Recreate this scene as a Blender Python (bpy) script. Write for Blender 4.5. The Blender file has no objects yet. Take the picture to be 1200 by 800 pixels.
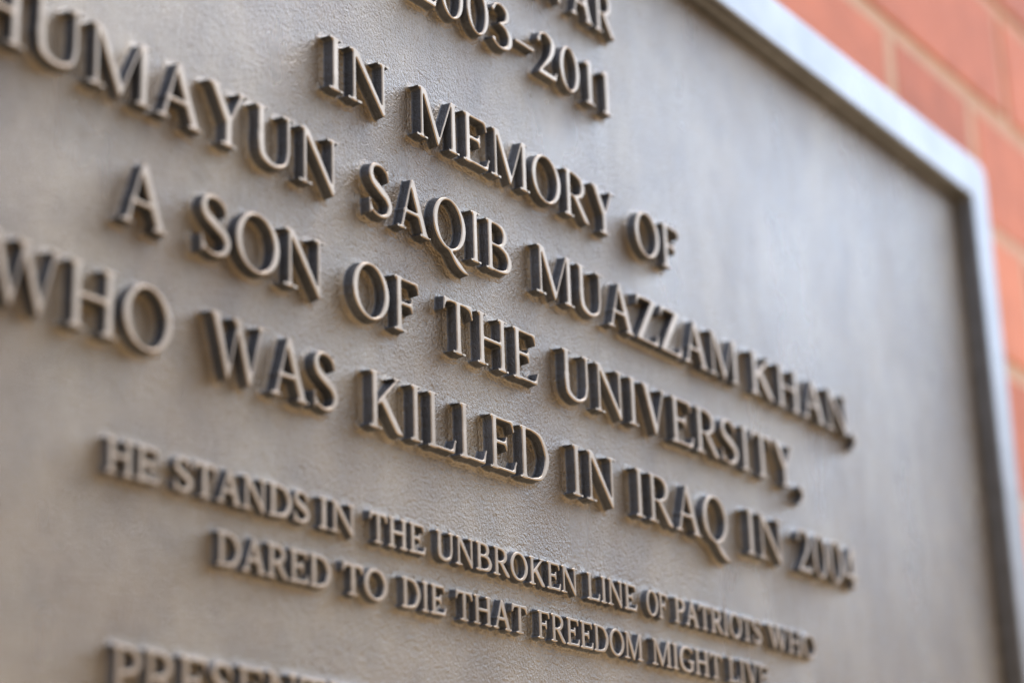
import bpy, bmesh, math, random
import numpy as np
from mathutils import Vector, Matrix
from mathutils.geometry import delaunay_2d_cdt

# ------------------------------------------------------------------ units
S = 0.017            # one unit = cap height of the large lettering = 17 mm
Z0 = 1.70            # height of the inscription's origin above the pavement
def W(x, y, z):      # plaque coordinates (right, up, into the wall) -> world
    return Vector((x*S, z*S, y*S + Z0))

scene = bpy.context.scene
col = scene.collection
rng = random.Random(11)

# ------------------------------------------------------------------ camera
R = ((0.5584321195968294, -0.03232905383528039, -0.8289200203160182),
     (-0.23772750565866532, 0.9510935539416971, -0.19724777490218065),
     (0.7947573219894875, 0.30720658184464017, 0.5234356839339773))
CAM = (-31.49408761, -11.47427818, -20.31143558)
cam = bpy.data.cameras.new('camera')
cam_o = bpy.data.objects.new('camera', cam)
col.objects.link(cam_o)
v = lambda r: Vector((r[0], r[2], r[1]))
right, up, fwd = v(R[0]), v(R[1]), v(R[2])
m = Matrix((right, up, -fwd)).transposed().to_4x4()
m.translation = W(*CAM)
cam_o.matrix_world = m
cam.sensor_width = 23.6
cam.lens = 2450.03/1200*23.6
cam.clip_start = 0.01
cam.clip_end = 500
cam.dof.use_dof = True
cam.dof.focus_distance = 38.1*S
cam.dof.aperture_fstop = 4.1
scene.camera = cam_o

# ------------------------------------------------------------------ world: sky over a soft band of trees and ground
SUN_EL, SUN_AZ = math.radians(60), math.radians(84)    # azimuth measured from straight out of the wall towards the right
world = bpy.data.worlds.new('World')
scene.world = world
world.use_nodes = True
nt = world.node_tree
nt.nodes.clear()
N = nt.nodes.new; L = nt.links.new
out = N('ShaderNodeOutputWorld'); bg = N('ShaderNodeBackground')
sky = N('ShaderNodeTexSky'); sky.sky_type = 'NISHITA'; sky.sun_disc = False
sky.sun_elevation = SUN_EL
sun_dir = Vector((math.sin(SUN_AZ)*math.cos(SUN_EL), -math.cos(SUN_AZ)*math.cos(SUN_EL), math.sin(SUN_EL)))
sky.sun_rotation = math.atan2(sun_dir.x, sun_dir.y)
sky.air_density = 1.0; sky.dust_density = 1.0; sky.ozone_density = 1.0
tc = N('ShaderNodeTexCoord'); sep = N('ShaderNodeSeparateXYZ'); L(tc.outputs['Generated'], sep.inputs[0])
nz = N('ShaderNodeTexNoise'); nz.inputs['Scale'].default_value = 5.0; nz.inputs['Detail'].default_value = 4.0
L(tc.outputs['Generated'], nz.inputs['Vector'])
off = N('ShaderNodeMath'); off.operation = 'MULTIPLY_ADD'; off.inputs[1].default_value = 0.25; off.inputs[2].default_value = -0.125
L(nz.outputs['Fac'], off.inputs[0])
add = N('ShaderNodeMath'); add.operation = 'ADD'; L(sep.outputs['Z'], add.inputs[0]); L(off.outputs[0], add.inputs[1])
ramp = N('ShaderNodeValToRGB')
ramp.color_ramp.elements[0].position = 0.09; ramp.color_ramp.elements[0].color = (0, 0, 0, 1)
ramp.color_ramp.elements[1].position = 0.40; ramp.color_ramp.elements[1].color = (1, 1, 1, 1)
L(add.outputs[0], ramp.inputs[0])
land = N('ShaderNodeValToRGB')
le = land.color_ramp.elements
le[0].position = 0.25; le[0].color = (2.5, 2.05, 1.5, 1)
le[1].position = 0.465; le[1].color = (2.9, 2.35, 1.7, 1)
le.new(0.50).color = (0.80, 0.58, 0.28, 1)
mr = N('ShaderNodeMath'); mr.operation = 'MULTIPLY_ADD'; mr.inputs[1].default_value = 0.5; mr.inputs[2].default_value = 0.5
L(sep.outputs['Z'], mr.inputs[0]); L(mr.outputs[0], land.inputs[0])
mix = N('ShaderNodeMix'); mix.data_type = 'RGBA'
# thin high cloud over the blue
cn = N('ShaderNodeTexNoise'); cn.inputs['Scale'].default_value = 2.2; cn.inputs['Detail'].default_value = 5.0
L(tc.outputs['Generated'], cn.inputs['Vector'])
cr_ = N('ShaderNodeValToRGB')
cr_.color_ramp.elements[0].position = 0.30; cr_.color_ramp.elements[0].color = (0.45, 0.45, 0.45, 1)
cr_.color_ramp.elements[1].position = 0.70; cr_.color_ramp.elements[1].color = (0.95, 0.95, 0.95, 1)
L(cn.outputs['Fac'], cr_.inputs[0])
cloud = N('ShaderNodeMix'); cloud.data_type = 'RGBA'; cloud.inputs[7].default_value = (2.75, 3.15, 3.95, 1)
L(cr_.outputs[0], cloud.inputs[0]); L(sky.outputs[0], cloud.inputs[6])
L(ramp.outputs[0], mix.inputs[0]); L(land.outputs[0], mix.inputs[6]); 
# bright patch added to the sky at right, to lift the plate's sheen
added_glow = N('ShaderNodeVectorMath'); added_glow.operation = 'DOT_PRODUCT'
ba, be = math.radians(70), math.radians(27)
added_glow.inputs[1].default_value = (math.sin(ba)*math.cos(be), -math.cos(ba)*math.cos(be), math.sin(be))
L(tc.outputs['Generated'], added_glow.inputs[0])
bw = N('ShaderNodeMath'); bw.operation = 'MULTIPLY_ADD'; bw.inputs[1].default_value = 0.16; L(cn.outputs['Fac'], bw.inputs[0]); L(added_glow.outputs['Value'], bw.inputs[2])
br = N('ShaderNodeMapRange'); br.interpolation_type = 'SMOOTHSTEP'
br.inputs['From Min'].default_value = 0.91; br.inputs['From Max'].default_value = 1.06
L(bw.outputs[0], br.inputs['Value'])
lit = N('ShaderNodeMix'); lit.data_type = 'RGBA'; lit.inputs[7].default_value = (6.4, 8.0, 10.6, 1)
# overcast skies are brighter overhead than near the horizon
zf = N('ShaderNodeMath'); zf.operation = 'MULTIPLY_ADD'; zf.inputs[1].default_value = 1.4; zf.inputs[2].default_value = 0.27
L(sep.outputs['Z'], zf.inputs[0])
grad = N('ShaderNodeVectorMath'); grad.operation = 'SCALE'
L(cloud.outputs[2], grad.inputs[0]); L(zf.outputs[0], grad.inputs['Scale'])
L(br.outputs[0], lit.inputs[0]); L(grad.outputs[0], lit.inputs[6])
L(lit.outputs[2], mix.inputs[7])
L(mix.outputs[2], bg.inputs['Color']); bg.inputs['Strength'].default_value = 0.15
L(bg.outputs[0], out.inputs[0])

sun = bpy.data.lights.new('sun', 'SUN'); sun.energy = 0.5; sun.angle = math.radians(25.0); sun.color = (1, 0.97, 0.94)
sun_o = bpy.data.objects.new('sun', sun); col.objects.link(sun_o)
sun_o.rotation_euler = (-sun_dir).to_track_quat('-Z', 'Y').to_euler()

vs = scene.view_settings
vs.view_transform = 'Standard'; vs.look = 'None'; vs.exposure = 2.2; vs.gamma = 1.0
scene.cycles.use_denoising = True
scene.cycles.use_adaptive_sampling = False

# ------------------------------------------------------------------ materials
def new_mat(name):
    mt = bpy.data.materials.new(name); mt.use_nodes = True
    t = mt.node_tree
    return mt, t, t.nodes['Principled BSDF']

def noise(t, scale, detail=3.0, rough=0.5, stretch=None):
    g = t.nodes.new('ShaderNodeNewGeometry')
    n = t.nodes.new('ShaderNodeTexNoise')
    n.inputs['Scale'].default_value = scale; n.inputs['Detail'].default_value = detail; n.inputs['Roughness'].default_value = rough
    src = g.outputs['Position']
    if stretch:
        mp = t.nodes.new('ShaderNodeMapping'); mp.inputs['Scale'].default_value = stretch
        t.links.new(src, mp.inputs['Vector']); src = mp.outputs[0]
    t.links.new(src, n.inputs['Vector'])
    return n.outputs['Fac']

def ramp_node(t, fac, stops):
    r = t.nodes.new('ShaderNodeValToRGB')
    e = r.color_ramp.elements
    while len(e) < len(stops): e.new(0.5)
    for i, (p, c) in enumerate(stops):
        e[i].position = p
        e[i].color = (c, c, c, 1) if isinstance(c, (int, float)) else (*c, 1)
    t.links.new(fac, r.inputs[0])
    return r.outputs[0]

def bump(t, h, dist, strength, prev=None):
    b = t.nodes.new('ShaderNodeBump'); b.inputs['Distance'].default_value = dist; b.inputs['Strength'].default_value = strength
    t.links.new(h, b.inputs['Height'])
    if prev is not None: t.links.new(prev, b.inputs['Normal'])
    return b.outputs[0]

def bronze(name, dark, light, metallic, r0, r1, grain=(850, 0.00022, 0.7), fine=(2600, 0.00006, 0.5), streak=True, coat=0.0):
    mt, t, p = new_mat(name)
    c = ramp_node(t, noise(t, 24, 5, 0.6, (1, 1, 0.55) if streak else None), [(0.36, dark), (0.64, light)])
    mo = t.nodes.new('ShaderNodeMix'); mo.data_type = 'RGBA'; mo.blend_type = 'MULTIPLY'; mo.inputs[0].default_value = 1.0
    t.links.new(c, mo.inputs[6]); t.links.new(ramp_node(t, noise(t, 75, 6, 0.7), [(0.34, (0.80, 0.78, 0.74)), (0.62, (1.06, 1.05, 1.04))]), mo.inputs[7])
    t.links.new(mo.outputs[2], p.inputs['Base Color'])
    p.inputs['Metallic'].default_value = metallic
    p.inputs['Coat Weight'].default_value = coat
    p.inputs['Coat Roughness'].default_value = 0.22
    r = ramp_node(t, noise(t, 22, 5, 0.6, (1, 1, 0.4) if streak else None), [(0.36, r0), (0.64, r1)])
    t.links.new(r, p.inputs['Roughness'])
    b = None
    if grain:
        b = bump(t, noise(t, grain[0], 4.0, 0.6), grain[1], grain[2])
        if coat:      # larger swells and scattered pits of the sand casting
            b = bump(t, noise(t, 420, 3.0, 0.6), 0.0003, 0.2, b)
            b = bump(t, ramp_node(t, noise(t, 620, 2.0, 0.5), [(0.28, 0.0), (0.40, 1.0)]), 0.00022, 0.7, b)
    if fine:
        b = bump(t, noise(t, fine[0], 2.0, 0.5), fine[1], fine[2], b)
    if b is not None:
        t.links.new(b, p.inputs['Normal']); t.links.new(b, p.inputs['Coat Normal'])
    return mt

M_PLATE = bronze('cast_bronze', (0.088, 0.050, 0.015), (0.142, 0.098, 0.050), 0.75, 0.25, 0.43, grain=(1000, 0.0006, 1.0), fine=(3000, 0.00014, 0.9), coat=0.8)
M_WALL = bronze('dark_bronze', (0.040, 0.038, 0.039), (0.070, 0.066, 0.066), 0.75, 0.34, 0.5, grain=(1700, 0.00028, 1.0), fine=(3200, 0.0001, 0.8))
M_FACE = bronze('satin_bronze', (0.23, 0.172, 0.122), (0.285, 0.218, 0.158), 0.95, 0.30, 0.40, grain=None, fine=(2200, 0.00004, 0.5))
M_RIM = bronze('brushed_bronze', (0.12, 0.11, 0.104), (0.15, 0.138, 0.13), 0.4, 0.26, 0.34, grain=None, fine=(1500, 0.00003, 0.3))
M_MOULD = bronze('moulding_bronze', (0.075, 0.068, 0.064), (0.10, 0.092, 0.087), 0.85, 0.35, 0.45, grain=None, fine=(1500, 0.00003, 0.3))

def brick_mat():
    mt, t, p = new_mat('brick')
    a = t.nodes.new('ShaderNodeAttribute'); a.attribute_name = 'tone'
    c = ramp_node(t, a.outputs['Fac'], [(0.0, (0.35, 0.108, 0.056)), (0.5, (0.47, 0.152, 0.077)), (1.0, (0.56, 0.21, 0.112))])
    mx = t.nodes.new('ShaderNodeMix'); mx.data_type = 'RGBA'; mx.blend_type = 'MULTIPLY'; mx.inputs[0].default_value = 1.0
    n = ramp_node(t, noise(t, 45, 6, 0.65), [(0.3, (0.80, 0.78, 0.78)), (0.7, (1.08, 1.05, 1.03))])
    t.links.new(c, mx.inputs[6]); t.links.new(n, mx.inputs[7])
    t.links.new(mx.outputs[2], p.inputs['Base Color'])
    p.inputs['Roughness'].default_value = 0.85
    b = bump(t, noise(t, 160, 6, 0.65), 0.0012, 0.6)
    t.links.new(b, p.inputs['Normal'])
    return mt
def mortar_mat():
    mt, t, p = new_mat('mortar')
    c = ramp_node(t, noise(t, 70, 6, 0.7), [(0.3, (0.37, 0.225, 0.145)), (0.7, (0.46, 0.30, 0.20))])
    t.links.new(c, p.inputs['Base Color']); p.inputs['Roughness'].default_value = 0.95
    t.links.new(bump(t, noise(t, 500, 4, 0.6), 0.001, 0.7), p.inputs['Normal'])
    return mt
M_BRICK, M_MORTAR = brick_mat(), mortar_mat()

# ------------------------------------------------------------------ object helpers
def empty(name, loc, parent=None):
    o = bpy.data.objects.new(name, None); col.objects.link(o)
    o.empty_display_size = 0.02
    o.location = loc
    if parent: o.parent = parent
    return o
def link_mesh(name, me, parent=None, loc=(0, 0, 0)):
    o = bpy.data.objects.new(name, me); col.objects.link(o)
    o.location = loc
    if parent: o.parent = parent
    return o

# ------------------------------------------------------------------ brick wall (Flemish bond)
ZW = 0.9                                   # the wall's face, in plaque depth units
wall = empty('brick_wall', W(0, 0, ZW))
wall['label'] = 'orange red brick wall with pale mortar joints behind the plaque'
wall['category'] = 'wall'
COURSE, JOINT, HEAD, STRETCH = 4.44, 0.52, 6.25, 12.62
bm = bmesh.new()
tone = bm.faces.layers.float.new('tone')
y_ref = 11.58
for row in range(-16, 12):
    yb = y_ref + row*COURSE
    # even rows: a header spans 21.5..27.77 ; odd rows: a stretcher spans 18.5..31.2
    period = HEAD + STRETCH
    x0 = (21.55 if row % 2 == 0 else 31.15) - 8*period
    x = x0
    while x < 150:
        for wdt in (HEAD, STRETCH):
            xa, xb = x + JOINT/2, min(x + wdt - JOINT/2, 150.0)
            xa = max(xa, -115.0)
            if xb - xa < 0.8:
                x += wdt; continue
            ya, yc = yb + JOINT/2, yb + COURSE - JOINT/2
            jx, jz = rng.uniform(-.06, .06), rng.uniform(-.08, .08)
            g = bmesh.ops.create_cube(bm, size=1)
            for vv in g['verts']:
                vx = (xa if vv.co.x < 0 else xb) + rng.uniform(-.06, .06)
                vy = (ya if vv.co.z < 0 else yc) + rng.uniform(-.06, .06)
                vz = (jz if vv.co.y < 0 else 4.0)
                vv.co = Vector((vx + jx, vz, vy))*S
            edges = {e for vv in g['verts'] for e in vv.link_edges if all(q.co.y < 1.0*S for q in e.verts)}
            tv = rng.random()
            fs = {f for vv in g['verts'] for f in vv.link_faces}
            for f in fs: f[tone] = tv
            bmesh.ops.bevel(bm, geom=list(edges), offset=0.12*S, segments=2, affect='EDGES', profile=0.5)
            x += wdt
bmesh.ops.recalc_face_normals(bm, faces=bm.faces[:])
me = bpy.data.meshes.new('brickwork'); bm.to_mesh(me); bm.free()
me.materials.append(M_BRICK)
link_mesh('brickwork', me, wall)
bm = bmesh.new()
g = bmesh.ops.create_cube(bm, size=1)
for vv in g['verts']:
    vv.co = Vector((-114.8 if vv.co.x < 0 else 149.8, 0.10 if vv.co.y < 0 else 5.0, -59.2 if vv.co.z < 0 else 64.6))*S
me = bpy.data.meshes.new('mortar_bed'); bm.to_mesh(me); bm.free()
me.materials.append(M_MORTAR)
link_mesh('mortar_bed', me, wall)

# ------------------------------------------------------------------ plaque: plate, moulding, frame
DEPTH = 0.23                               # letter faces stand this far proud of the plate
plaque = empty('memorial_plaque', W(0, 0, DEPTH))
plaque['label'] = 'cast bronze memorial plaque with raised serif lettering and a polished rim on brick'
plaque['category'] = 'plaque'
XI, YT, YB = 23.6, 10.84, -16.0            # inner edge of the moulding

def sweep(name, prof, mat, parent):
    """prof: (offset outwards from the inner edge, depth z in plaque units) swept round the rectangle, mitred corners"""
    vs_, fs_ = [], []
    n, K = len(prof), 8
    for q, (sx, sy) in enumerate(((1, 1), (-1, 1), (-1, -1), (1, -1))):
        for j in range(K):
            a_ = math.radians(90*q + 90*j/(K - 1))
            for o, z in prof:
                r_ = 0.07 + 0.4*max(o, 0)/1.6                   # corners a little rounded, more so outside
                cx = sx*(XI + o - r_); cy = (YT + o - r_) if sy > 0 else (YB - o + r_)
                vs_.append(((cx + r_*math.cos(a_))*S, (z - DEPTH)*S, (cy + r_*math.sin(a_))*S))
    M_ = 4*K
    for c in range(M_):
        d = (c + 1) % M_
        for i in range(n - 1):
            fs_.append((c*n + i, c*n + i + 1, d*n + i + 1, d*n + i))
    me_ = bpy.data.meshes.new(name); me_.from_pydata(vs_, [], fs_); me_.update()
    b_ = bmesh.new(); b_.from_mesh(me_); bmesh.ops.recalc_face_normals(b_, faces=b_.faces[:]); b_.to_mesh(me_); b_.free()
    me_.materials.append(mat)
    return link_mesh(name, me_, parent)

def plate_mesh():
    b_ = bmesh.new()
    x1, y1, y0 = (XI + 0.3)*S, (YT + 0.3)*S, (YB - 0.3)*S
    z1 = 0.6*S
    g_ = bmesh.ops.create_cube(b_, size=1)
    for vv in g_['verts']:
        vv.co = Vector((-x1 if vv.co.x < 0 else x1, 0 if vv.co.y < 0 else z1, y0 if vv.co.z < 0 else y1))
    me_ = bpy.data.meshes.new('plate'); b_.to_mesh(me_); b_.free()
    me_.materials.append(M_PLATE)
    return me_
link_mesh('plate', plate_mesh(), plaque)
FZ = -0.25
frame = sweep('frame', [(0.16, 0.0), (0.17, FZ + .05), (0.185, FZ + .02), (0.22, FZ), (1.38, FZ), (1.44, FZ + .015), (1.47, FZ + .06), (1.50, ZW - 0.02), (0.5, ZW - 0.02)], M_RIM, plaque)
# moulding: a cove at the plate, a narrow fillet, then the steep inner face of the rim
sweep('moulding', [(-0.03, 0.27), (0.0, 0.235), (0.012, 0.16), (0.03, 0.03), (0.05, 0.0), (0.085, -0.015), (0.10, -0.03), (0.115, -0.05), (0.125, -0.13), (0.14, FZ + .055), (0.165, FZ + 0.045)], M_MOULD, frame)

# ------------------------------------------------------------------ letterforms: signed distance fields -> outlines -> relief
H = 1/60.0
class Glyph:
    def __init__(s, adv):
        s.adv = adv
        xs = np.arange(-0.22, adv + 0.34, H); ys = np.arange(-0.46, 1.2, H)
        s.X, s.Y = np.meshgrid(xs, ys); s.xs, s.ys = xs, ys
        s.D = np.full_like(s.X, 9.0)
    # primitives -------------------------------------------------
    def poly(s, pts):
        p = np.array(pts, float); n = len(p)
        d = np.full_like(s.X, 1e9); inside = np.zeros(s.X.shape, bool)
        for i in range(n):
            a, b = p[i], p[(i+1) % n]
            e = b - a; wx, wy = s.X - a[0], s.Y - a[1]
            t = np.clip((wx*e[0] + wy*e[1])/max(e @ e, 1e-12), 0, 1)
            d = np.minimum(d, (wx - t*e[0])**2 + (wy - t*e[1])**2)
            c = (a[1] > s.Y) != (b[1] > s.Y)
            if e[1] != 0:
                inside ^= c & (s.X < e[0]*(s.Y - a[1])/e[1] + a[0])
        d = np.sqrt(d)
        return np.where(inside, -d, d)
    def box(s, x0, y0, x1, y1):
        return s.poly([(x0, y0), (x1, y0), (x1, y1), (x0, y1)])
    def ell(s, cx, cy, rx, ry):
        px, py = (s.X - cx), (s.Y - cy)
        k0 = np.sqrt((px/rx)**2 + (py/ry)**2); k1 = np.sqrt((px/rx**2)**2 + (py/ry**2)**2) + 1e-9
        return k0*(k0 - 1)/k1
    def stroke(s, pts, wid):
        """Catmull-Rom path with widths at the points"""
        P = np.array([pts[0]] + list(pts) + [pts[-1]], float); Wd = np.array([wid[0]] + list(wid) + [wid[-1]], float)
        Q, Rr = [], []
        for i in range(1, len(P) - 2):
            for t in np.linspace(0, 1, 22, endpoint=False):
                def cr(a, b, c, d): return 0.5*((2*b) + (-a + c)*t + (2*a - 5*b + 4*c - d)*t*t + (-a + 3*b - 3*c + d)*t**3)
                Q.append(cr(P[i-1], P[i], P[i+1], P[i+2])); Rr.append(max(cr(Wd[i-1], Wd[i], Wd[i+1], Wd[i+2]), .02)/2)
        Q.append(P[-2]); Rr.append(Wd[-2]/2)
        d = np.full_like(s.X, 1e9)
        for (qx, qy), r in zip(Q, Rr):
            d = np.minimum(d, np.hypot(s.X - qx, s.Y - qy) - r)
        return d
    # combining --------------------------------------------------
    def add(s, d, k=0.0):
        if k > 0:
            h = np.maximum(k - np.abs(s.D - d), 0)/k
            s.D = np.minimum(s.D, d) - h*h*k*0.25
        else:
            s.D = np.minimum(s.D, d)
    def serif(s, cx, y, half=0.2, right=None, k=0.07, t=0.045):
        right = half if right is None else right
        up_ = y < 0.5
        s.add(s.box(cx - half, y if up_ else y - t, cx + right, y + t if up_ else y), k)
    def stem(s, cx, w=0.155, y0=0.0, y1=1.0, top=(0.2, 0.2), bot=(0.2, 0.2)):
        s.add(s.box(cx - w/2, y0, cx + w/2, y1))
        if top: s.serif(cx, y1, *top)
        if bot: s.serif(cx, y0, *bot)

def make_glyph(ch):
    st, th = 0.148, 0.094
    A = {'I': .50, 'H': 1.09, 'N': 1.09, 'M': 1.33, 'A': 1.07, 'E': .92, 'F': .86, 'L': .90, 'T': .92, 'B': .99, 'D': 1.09, 'P': .86, 'R': 1.0,
         'K': 1.07, 'O': 1.09, 'Q': 1.09, 'G': 1.07, 'S': .80, 'U': 1.08, 'V': 1.04, 'W': 1.45, 'Y': 1.04, 'Z': .92,
         '0': .78, '1': .62, '2': .76, '3': .74, '4': .78, '–': .74, ',': .36}
    g = Glyph(A[ch])
    if ch == 'I':
        g.stem(.25, st)
    elif ch == 'H':
        g.stem(.235, st); g.stem(.855, st); g.add(g.box(.235, .47, .855, .47 + th), .03)
    elif ch == 'N':
        g.stem(.20, .092, top=(.17, .05)); g.stem(.885, .092, y0=.0, bot=None)
        g.add(g.poly([(.13, 1), (.30, 1), (.93, .08), (.93, -.03), (.865, -.03), (.155, .95)]))
    elif ch == 'M':
        g.stem(.195, .095, top=(.17, .06)); g.stem(1.115, st, top=(.06, .19))
        g.add(g.poly([(.14, 1), (.325, 1), (.715, .14), (.665, -.03), (.625, -.03), (.19, .95)]))
        g.add(g.poly([(.635, -.03), (.675, -.03), (1.10, 1), (1.03, 1), (.64, .05)]))
    elif ch == 'A':
        g.add(g.poly([(.475, 1.02), (.58, 1.02), (.965, .0), (.785, 0), (.46, .86)]))
        g.add(g.poly([(.475, 1.02), (.54, 1.0), (.245, 0), (.155, 0)]))
        g.add(g.box(.25, .32, .78, .32 + th), .02)
        g.serif(.20, 0, .17, .15); g.serif(.87, 0, .20, .19)
    elif ch in 'EF':
        g.stem(.235, st, top=(.2, .1), bot=(.2, .1) if ch == 'E' else (.2, .22))
        xr = .83 if ch == 'E' else .80
        g.add(g.box(.235, .925, xr - .01, 1.0)); g.add(g.poly([(xr - .17, 1), (xr - .01, 1), (xr + .015, .75), (xr - .03, .745), (xr - .075, .90)]), .03)
        g.add(g.box(.235, .475, .60, .475 + th)); g.add(g.poly([(.53, .52), (.59, .35), (.63, .35), (.63, .69), (.59, .69)]), .04)
        if ch == 'E':
            g.add(g.box(.235, 0, .85, .078)); g.add(g.poly([(.66, 0), (.855, 0), (.915, .27), (.87, .275), (.79, .095)]), .03)
    elif ch == 'L':
        g.stem(.235, st, bot=(.2, .1)); g.add(g.box(.235, 0, .83, .078)); g.add(g.poly([(.64, 0), (.84, 0), (.895, .29), (.85, .295), (.77, .10)]), .03)
    elif ch == 'T':
        g.stem(.46, st, top=None, bot=(.22, .22)); g.add(g.box(.05, .922, .87, 1.0))
        g.add(g.poly([(.05, 1.015), (.02, .72), (.068, .715), (.13, .88), (.25, .93), (.2, 1)]), .03)
        g.add(g.poly([(.87, 1.015), (.90, .72), (.852, .715), (.79, .88), (.67, .93), (.72, 1)]), .03)
    elif ch == 'B':
        g.stem(.235, st, top=(.2, .1), bot=(.2, .1))
        g.add(g.stroke([(.24, .962), (.48, .962), (.65, .91), (.715, .76), (.65, .60), (.48, .535), (.24, .535)], [.076, .078, .12, .155, .115, .078, .076]))
        g.add(g.stroke([(.24, .535), (.52, .535), (.75, .46), (.845, .28), (.76, .10), (.52, .038), (.24, .038)], [.076, .078, .12, .165, .12, .078, .076]))
    elif ch == 'D':
        g.stem(.235, st, top=(.2, .1), bot=(.2, .1))
        g.add(g.stroke([(.24, .962), (.50, .962), (.78, .87), (.955, .52), (.80, .14), (.50, .038), (.24, .038)], [.076, .076, .115, .165, .12, .076, .076]))
    elif ch in 'PR':
        g.stem(.235, st, top=(.2, .1))
        g.add(g.stroke([(.24, .962), (.48, .962), (.68, .90), (.755, .73), (.68, .55), (.48, .475), (.24, .475)], [.076, .078, .12, .16, .12, .08, .076]))
        if ch == 'R':
            g.add(g.poly([(.38, .49), (.56, .49), (.97, .02), (1.04, .0), (1.04, -.01), (.84, -.01), (.76, .03)]))
    elif ch == 'K':
        g.stem(.235, st)
        g.add(g.poly([(.29, .40), (.31, .50), (.80, .98), (.90, .98), (.36, .42)])); g.serif(.83, 1, .17, .16, .05)
        g.add(g.poly([(.36, .52), (.50, .62), (.97, .03), (1.06, 0), (1.06, -.01), (.83, -.01), (.76, .03)]))
    elif ch in 'OQ':
        g.D = np.maximum(g.ell(.545, .5, .50, .52), -g.ell(.545, .5, .345, .445))
        if ch == 'Q':
            g.add(g.stroke([(.50, .03), (.60, -.055), (.76, -.18), (.93, -.28), (1.10, -.33)], [.06, .10, .145, .12, .04]), .03)
    elif ch == 'G':
        g.add(g.stroke([(.90, .80), (.80, .92), (.57, .975), (.27, .86), (.135, .5), (.26, .15), (.57, .03), (.80, .07), (.88, .13)], [.05, .07, .085, .13, .165, .13, .085, .085, .11]))
        g.add(g.box(.80, .06, .96, .42)); g.serif(.87, .42 + .0, .2, .16); g.add(g.box(.67, .385, 1.04, .43), .05)
        g.add(g.poly([(.905, 1.02), (.86, .9), (.89, .68), (.935, .68)]))
    elif ch == 'S':
        g.add(g.stroke([(.63, .72), (.58, .88), (.41, .965), (.22, .92), (.155, .77), (.22, .635), (.41, .52), (.60, .40), (.665, .25), (.58, .09), (.38, .03), (.18, .10), (.115, .27)],
                       [.05, .07, .08, .105, .14, .155, .175, .16, .145, .11, .08, .07, .05]))
        g.add(g.poly([(.60, .99), (.64, 1.02), (.665, .69), (.615, .69), (.57, .9)])); g.add(g.poly([(.14, .0), (.095, -.03), (.08, .32), (.13, .32), (.19, .08)]))
    elif ch == 'U':
        g.stem(.235, st, y0=.36, bot=None); g.stem(.87, .092, y0=.36, bot=None)
        g.add(g.stroke([(.235, .5), (.236, .36), (.29, .14), (.54, .035), (.79, .13), (.868, .36), (.87, .5)], [.165, .165, .15, .10, .088, .09, .092]))
    elif ch == 'V':
        g.add(g.poly([(.12, 1), (.30, 1), (.59, .2), (.575, -.025), (.50, -.025)])); g.add(g.poly([(.50, -.025), (.575, -.025), (.90, 1), (.815, 1)]))
        g.serif(.21, 1, .2, .2); g.serif(.855, 1, .18, .17)
    elif ch == 'W':
        g.add(g.poly([(.11, 1), (.28, 1), (.52, .2), (.52, -.025), (.44, -.025)])); g.add(g.poly([(.44, -.025), (.51, -.025), (.79, 1), (.71, 1)]))
        g.add(g.poly([(.62, 1), (.79, 1), (1.04, .2), (1.03, -.025), (.955, -.025)])); g.add(g.poly([(.955, -.025), (1.03, -.025), (1.33, 1), (1.25, 1)]))
        g.serif(.20, 1, .19, .19); g.serif(.72, 1, .20, .17); g.serif(1.29, 1, .16, .16)
    elif ch == 'Y':
        g.stem(.53, st, y1=.47, top=None)
        g.add(g.poly([(.12, 1), (.30, 1), (.60, .50), (.61, .38), (.45, .40)])); g.add(g.poly([(.80, 1), (.895, 1), (.615, .44), (.53, .44)]))
        g.serif(.21, 1, .2, .2); g.serif(.85, 1, .18, .17)
    elif ch == 'Z':
        g.add(g.box(.09, .922, .84, 1)); g.add(g.box(.06, 0, .86, .078)); g.add(g.poly([(.64, .96), (.84, 1), (.84, .95), (.27, .04), (.06, 0), (.06, .05)]))
        g.add(g.poly([(.09, 1.0), (.06, .73), (.105, .725), (.17, .88), (.3, .93), (.2, 1)]), .03); g.add(g.poly([(.855, 0), (.895, .28), (.85, .285), (.77, .10), (.64, .07), (.7, 0)]), .03)
    elif ch == '0':
        g.D = np.maximum(g.ell(.39, .5, .345, .515), -g.ell(.39, .5, .205, .445))
    elif ch == '1':
        g.stem(.33, .155, y1=1.0, top=None, bot=(.19, .19)); g.add(g.poly([(.33, 1.0), (.405, 1.0), (.40, .8), (.25, .86), (.12, .86), (.12, .895)]))
    elif ch == '2':
        g.add(g.stroke([(.10, .74), (.18, .90), (.36, .965), (.545, .88), (.575, .70), (.48, .48), (.28, .24), (.11, .06)], [.09, .075, .08, .13, .155, .125, .085, .06]))
        g.add(g.ell(.12, .76, .065, .065)); g.add(g.poly([(.05, 0), (.66, 0), (.72, .24), (.675, .245), (.61, .125), (.12, .125)]))
    elif ch == '3':
        g.add(g.stroke([(.12, .80), (.20, .92), (.36, .965), (.52, .90), (.56, .76), (.48, .62), (.30, .54)], [.09, .075, .08, .125, .14, .10, .06]))
        g.add(g.stroke([(.30, .54), (.50, .49), (.62, .32), (.56, .12), (.36, .03), (.19, .06), (.11, .15)], [.06, .10, .16, .13, .08, .075, .09]))
        g.add(g.ell(.115, .80, .06, .06)); g.add(g.ell(.11, .14, .065, .065))
    elif ch == '4':
        g.add(g.box(.43, 0, .59, 1.0)); g.add(g.box(.04, .225, .75, .345)); g.add(g.poly([(.04, .225), (.04, .32), (.45, 1.0), (.58, 1.0), (.155, .31)]))
    elif ch == '–':
        g.add(g.box(.05, .36, .69, .455))
    elif ch == ',':
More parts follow.
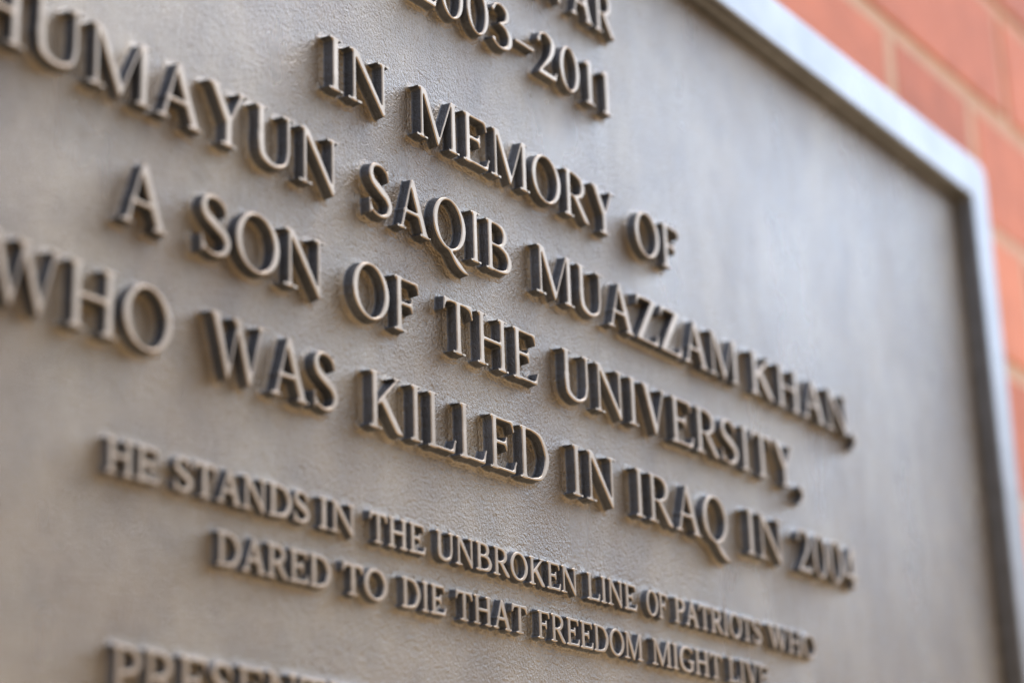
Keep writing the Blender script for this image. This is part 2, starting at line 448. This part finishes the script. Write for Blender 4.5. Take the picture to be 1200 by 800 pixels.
        g.add(g.ell(.17, .075, .092, .092)); g.add(g.stroke([(.22, .06), (.235, -.05), (.18, -.18), (.06, -.28)], [.11, .11, .09, .05]))
    return g

def contours(g):
    """marching squares at D = 0; closed loops of (x, y) with the inside on the left"""
    D = g.D.copy()
    P = np.pad(D, 1, mode='edge')
    D = (P[1:-1, 1:-1]*4 + P[:-2, 1:-1] + P[2:, 1:-1] + P[1:-1, :-2] + P[1:-1, 2:])/8
    D = D + 0.015
    D[np.abs(D) < 1e-6] = 1e-6
    ny, nx = D.shape
    ins = D < 0
    nxt, pos = {}, {}
    def ept(i, j, hor):
        k = (i, j, hor)
        if k not in pos:
            if hor: a, b = D[i, j], D[i, j+1]; t = a/(a - b); pos[k] = (g.xs[j] + t*H, g.ys[i])
            else: a, b = D[i, j], D[i+1, j]; t = a/(a - b); pos[k] = (g.xs[j], g.ys[i] + t*H)
        return k
    cells = np.argwhere((ins[:-1, :-1] != ins[:-1, 1:]) | (ins[:-1, :-1] != ins[1:, :-1]) | (ins[:-1, :-1] != ins[1:, 1:]))
    for i, j in cells:
        c = (ins[i, j], ins[i, j+1], ins[i+1, j+1], ins[i+1, j])       # bl br tr tl
        E4 = [ept(i, j, True) if c[0] != c[1] else None, ept(i, j+1, False) if c[1] != c[2] else None,
              ept(i+1, j, True) if c[2] != c[3] else None, ept(i, j, False) if c[3] != c[0] else None]
        # walking counter-clockwise round the cell: an edge going inside->outside ends a segment that started at outside->inside
        outs = [k for k in range(4) if E4[k] and c[k] and not c[(k+1) % 4]]
        for k in outs:                                                # inside is left of start(out edge) -> end(in edge)
            q = k
            while True:
                q = (q - 1) % 4
                if E4[q] and not c[q] and c[(q+1) % 4]: break
            nxt[E4[k]] = E4[q]
    loops, seen = [], set()
    for s0 in list(nxt):
        if s0 in seen: continue
        lp, k = [], s0
        while k not in seen:
            seen.add(k); lp.append(pos[k]); k = nxt.get(k)
            if k is None: break
        if len(lp) > 8: loops.append(np.array(lp))
    res = []
    for lp in loops:
        # drop crowded points, then a light smoothing
        keep = [0]
        for i in range(1, len(lp)):
            if np.hypot(*(lp[i] - lp[keep[-1]])) > 0.45*H: keep.append(i)
        if np.hypot(*(lp[keep[-1]] - lp[keep[0]])) < 0.45*H: keep.pop()
        q = lp[keep]
        q = 0.5*q + 0.25*(np.roll(q, 1, 0) + np.roll(q, -1, 0))
        res.append(q)
    return res

GLYPHS = {}
def glyph(ch):
    if ch not in GLYPHS:
        g = make_glyph(ch); lp = contours(g)
        lo = min(l[:, 0].min() for l in lp); hi = max(l[:, 0].max() for l in lp)
        GLYPHS[ch] = (g.adv, lp, lo, hi)
    return GLYPHS[ch]

def letter_mesh(ch, sx, size, depth, seed):
    """cast relief: flat face, rounded arris, drafted wall, flared foot let into the plate"""
    adv, loops, lo, hi = glyph(ch)
    r = random.Random(seed)
    ph = [r.uniform(0, 6.28) for _ in range(6)]
    rings = [(-0.022, 1.0), (-0.014, 0.988), (-0.006, 0.965), (0.0, 0.925), (0.013, 0.26), (0.019, 0.185), (0.031, 0.12), (0.055, 0.065), (0.085, 0.028), (0.12, 0.003), (0.135, -0.05)]
    sc = 1.0 if size > .8 else 1.35
    verts, faces, mats = [], [], []
    top = []
    for lp in loops:
        n = len(lp)
        p = lp*np.array([sx*size, size])
        tg = np.roll(p, -1, 0) - np.roll(p, 1, 0)
        tg = tg + 0.5*(np.roll(tg, 1, 0) + np.roll(tg, -1, 0))
        nr = np.stack([tg[:, 1], -tg[:, 0]], 1); nr /= np.linalg.norm(nr, axis=1)[:, None] + 1e-9
        # small irregularity of the casting
        wob = 0.0015*(np.sin(p[:, 1]*23 + ph[0]) + np.sin(p[:, 0]*19 + p[:, 1]*11 + ph[1]) + np.sin(p[:, 0]*37 - p[:, 1]*41 + ph[2]))
        base = len(verts)
        for k, (o, h) in enumerate(rings):
            w = wob*(0.5 if k < 4 else 1.0 + 0.35*k)
            oo = (o*sc*(size if o < 0.01 else 0.5 + size/2) + w*0.6 + (0.013 if size < 0.8 else 0.0))[:, None]
            q = p + nr*oo
            z = np.full(n, -h*depth)
            verts += [(a*S, c*S, b*S) for (a, b), c in zip(q, z)]
        for k in range(len(rings) - 1):
            a, b = base + k*n, base + (k+1)*n
            for i in range(n):
                j = (i+1) % n
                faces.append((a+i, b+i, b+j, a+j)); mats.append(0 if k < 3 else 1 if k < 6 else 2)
        top.append([(base + i) for i in range(n)])
    # flat face: constrained triangulation of the outline and its counters
    pts2 = [Vector((verts[i][0]/S, verts[i][2]/S)) for t in top for i in t]
    idx = [i for t in top for i in t]
    edges, k0 = [], 0
    for t in top:
        edges += [(k0 + i, k0 + (i+1) % len(t)) for i in range(len(t))]; k0 += len(t)
    ov, _, of, orig, _, _ = delaunay_2d_cdt(pts2, edges, [], 0, 1e-7, True)
    seg = np.array([(pts2[i].x, pts2[i].y, pts2[j].x, pts2[j].y) for i, j in edges])
    nwall = len(faces)
    for t in of:
        if any(not orig[i] for i in t): continue
        cx = sum(ov[i].x for i in t)/3; cy = sum(ov[i].y for i in t)/3
        hit = (seg[:, 1] > cy) != (seg[:, 3] > cy)
        sg = seg[hit]
        if np.count_nonzero(cx < (sg[:, 2]-sg[:, 0])*(cy - sg[:, 1])/(sg[:, 3]-sg[:, 1]) + sg[:, 0]) % 2 == 0: continue
        a, b, c = (idx[orig[i][0]] for i in t)
        va, vb, vc = verts[a], verts[b], verts[c]
        cr = (vb[0]-va[0])*(vc[2]-va[2]) - (vb[2]-va[2])*(vc[0]-va[0])
        faces.append((a, b, c) if cr > 0 else (a, c, b)); mats.append(0)
    me_ = bpy.data.meshes.new('letter')
    me_.from_pydata(verts, [], faces)
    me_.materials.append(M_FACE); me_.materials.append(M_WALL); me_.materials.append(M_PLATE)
    me_.polygons.foreach_set('material_index', mats)
    me_.polygons.foreach_set('use_smooth', [i < nwall for i in range(len(faces))])
    me_.update()
    return me_

KIND = {',': 'comma', '–': 'dash'}
SEED = [0]
def word(text, x0, x1, base, size, depth):
    """one word of raised letters whose inked extent runs from x0 to x1"""
    tr = -0.015                                               # tracking between letters
    gs = [glyph(c) for c in text]
    pen, items = 0.0, []
    for c, g in zip(text, gs):
        items.append((c, pen)); pen += g[0] + tr
    lo = gs[0][2]; hi = items[-1][1] + gs[-1][3]
    k = (x1 - x0)/((hi - lo)*size)
    we = empty('word', (0, 0, 0), plaque)
    we.location = Vector((x0*S, 0, base*S))
    for c, px in items:
        SEED[0] += 1
        nm = KIND.get(c, 'digit' if c.isdigit() else 'letter')
        link_mesh(nm, letter_mesh(c, k, size, depth, SEED[0]), we, Vector(((px - lo)*k*size*S, 0, 0)))

BIG, SMALL = 0.23, 0.16
INSCRIPTION = [
    # (baseline, size, depth, words with their measured extents)
    (8.30, 1.0, BIG, [('WAR', 0.72, 3.75)]),
    (6.42, 1.0, BIG, [('2003–2011', -3.48, 3.48)]),
    (3.65, 1.0, BIG, [('IN', -6.03, -4.31), ('MEMORY', -3.52, 3.42), ('OF', 4.19, 6.05)]),
    (1.70, 1.0, BIG, [('HUMAYUN', -13.9, -5.76), ('SAQIB', -4.93, -0.56), ('MUAZZAM', 0.26, 8.52), ('KHAN,', 9.08, 14.58)]),
    (-0.22, 1.0, BIG, [('A', -10.90, -9.88), ('SON', -9.16, -6.14), ('OF', -5.41, -3.55), ('THE', -2.81, 0.23), ('UNIVERSITY,', 1.07, 11.38)]),
    (-2.10, 1.0, BIG, [('WHO', -13.4, -9.76), ('WAS', -8.94, -5.83), ('KILLED', -5.02, 0.49), ('IN', 1.27, 2.92), ('IRAQ', 3.62, 7.56), ('IN', 8.36, 10.12), ('2004', 10.85, 14.0)]),
    (-4.015, 0.5, SMALL, [('HE', -11.07, -10.0), ('STANDS', -9.66, -6.60), ('IN', -6.33, -5.41), ('THE', -5.03, -3.51), ('UNBROKEN', -3.18, 1.31), ('LINE', 1.66, 3.49),
                         ('OF', 3.88, 4.68), ('PATRIOTS', 5.0, 8.74), ('WHO', 9.10, 11.42)]),
    (-4.975, 0.5, SMALL, [('DARED', -8.73, -6.06), ('TO', -5.75, -4.59), ('DIE', -4.18, -2.95), ('THAT', -2.64, -0.45), ('FREEDOM', -0.10, 3.62), ('MIGHT', 4.00, 6.85), ('LIVE', 7.16, 8.98)]),
    (-7.12, 0.7, SMALL, [('PRESENTED', -10.84, -4.75)]),
]
for base, size, depth, ws in INSCRIPTION:
    for txt, a, b in ws:
        sh = 0.10 if size < 0.8 else 0.0      # small letters stand lower
        word(txt, a + sh, b + sh, base, size, depth)
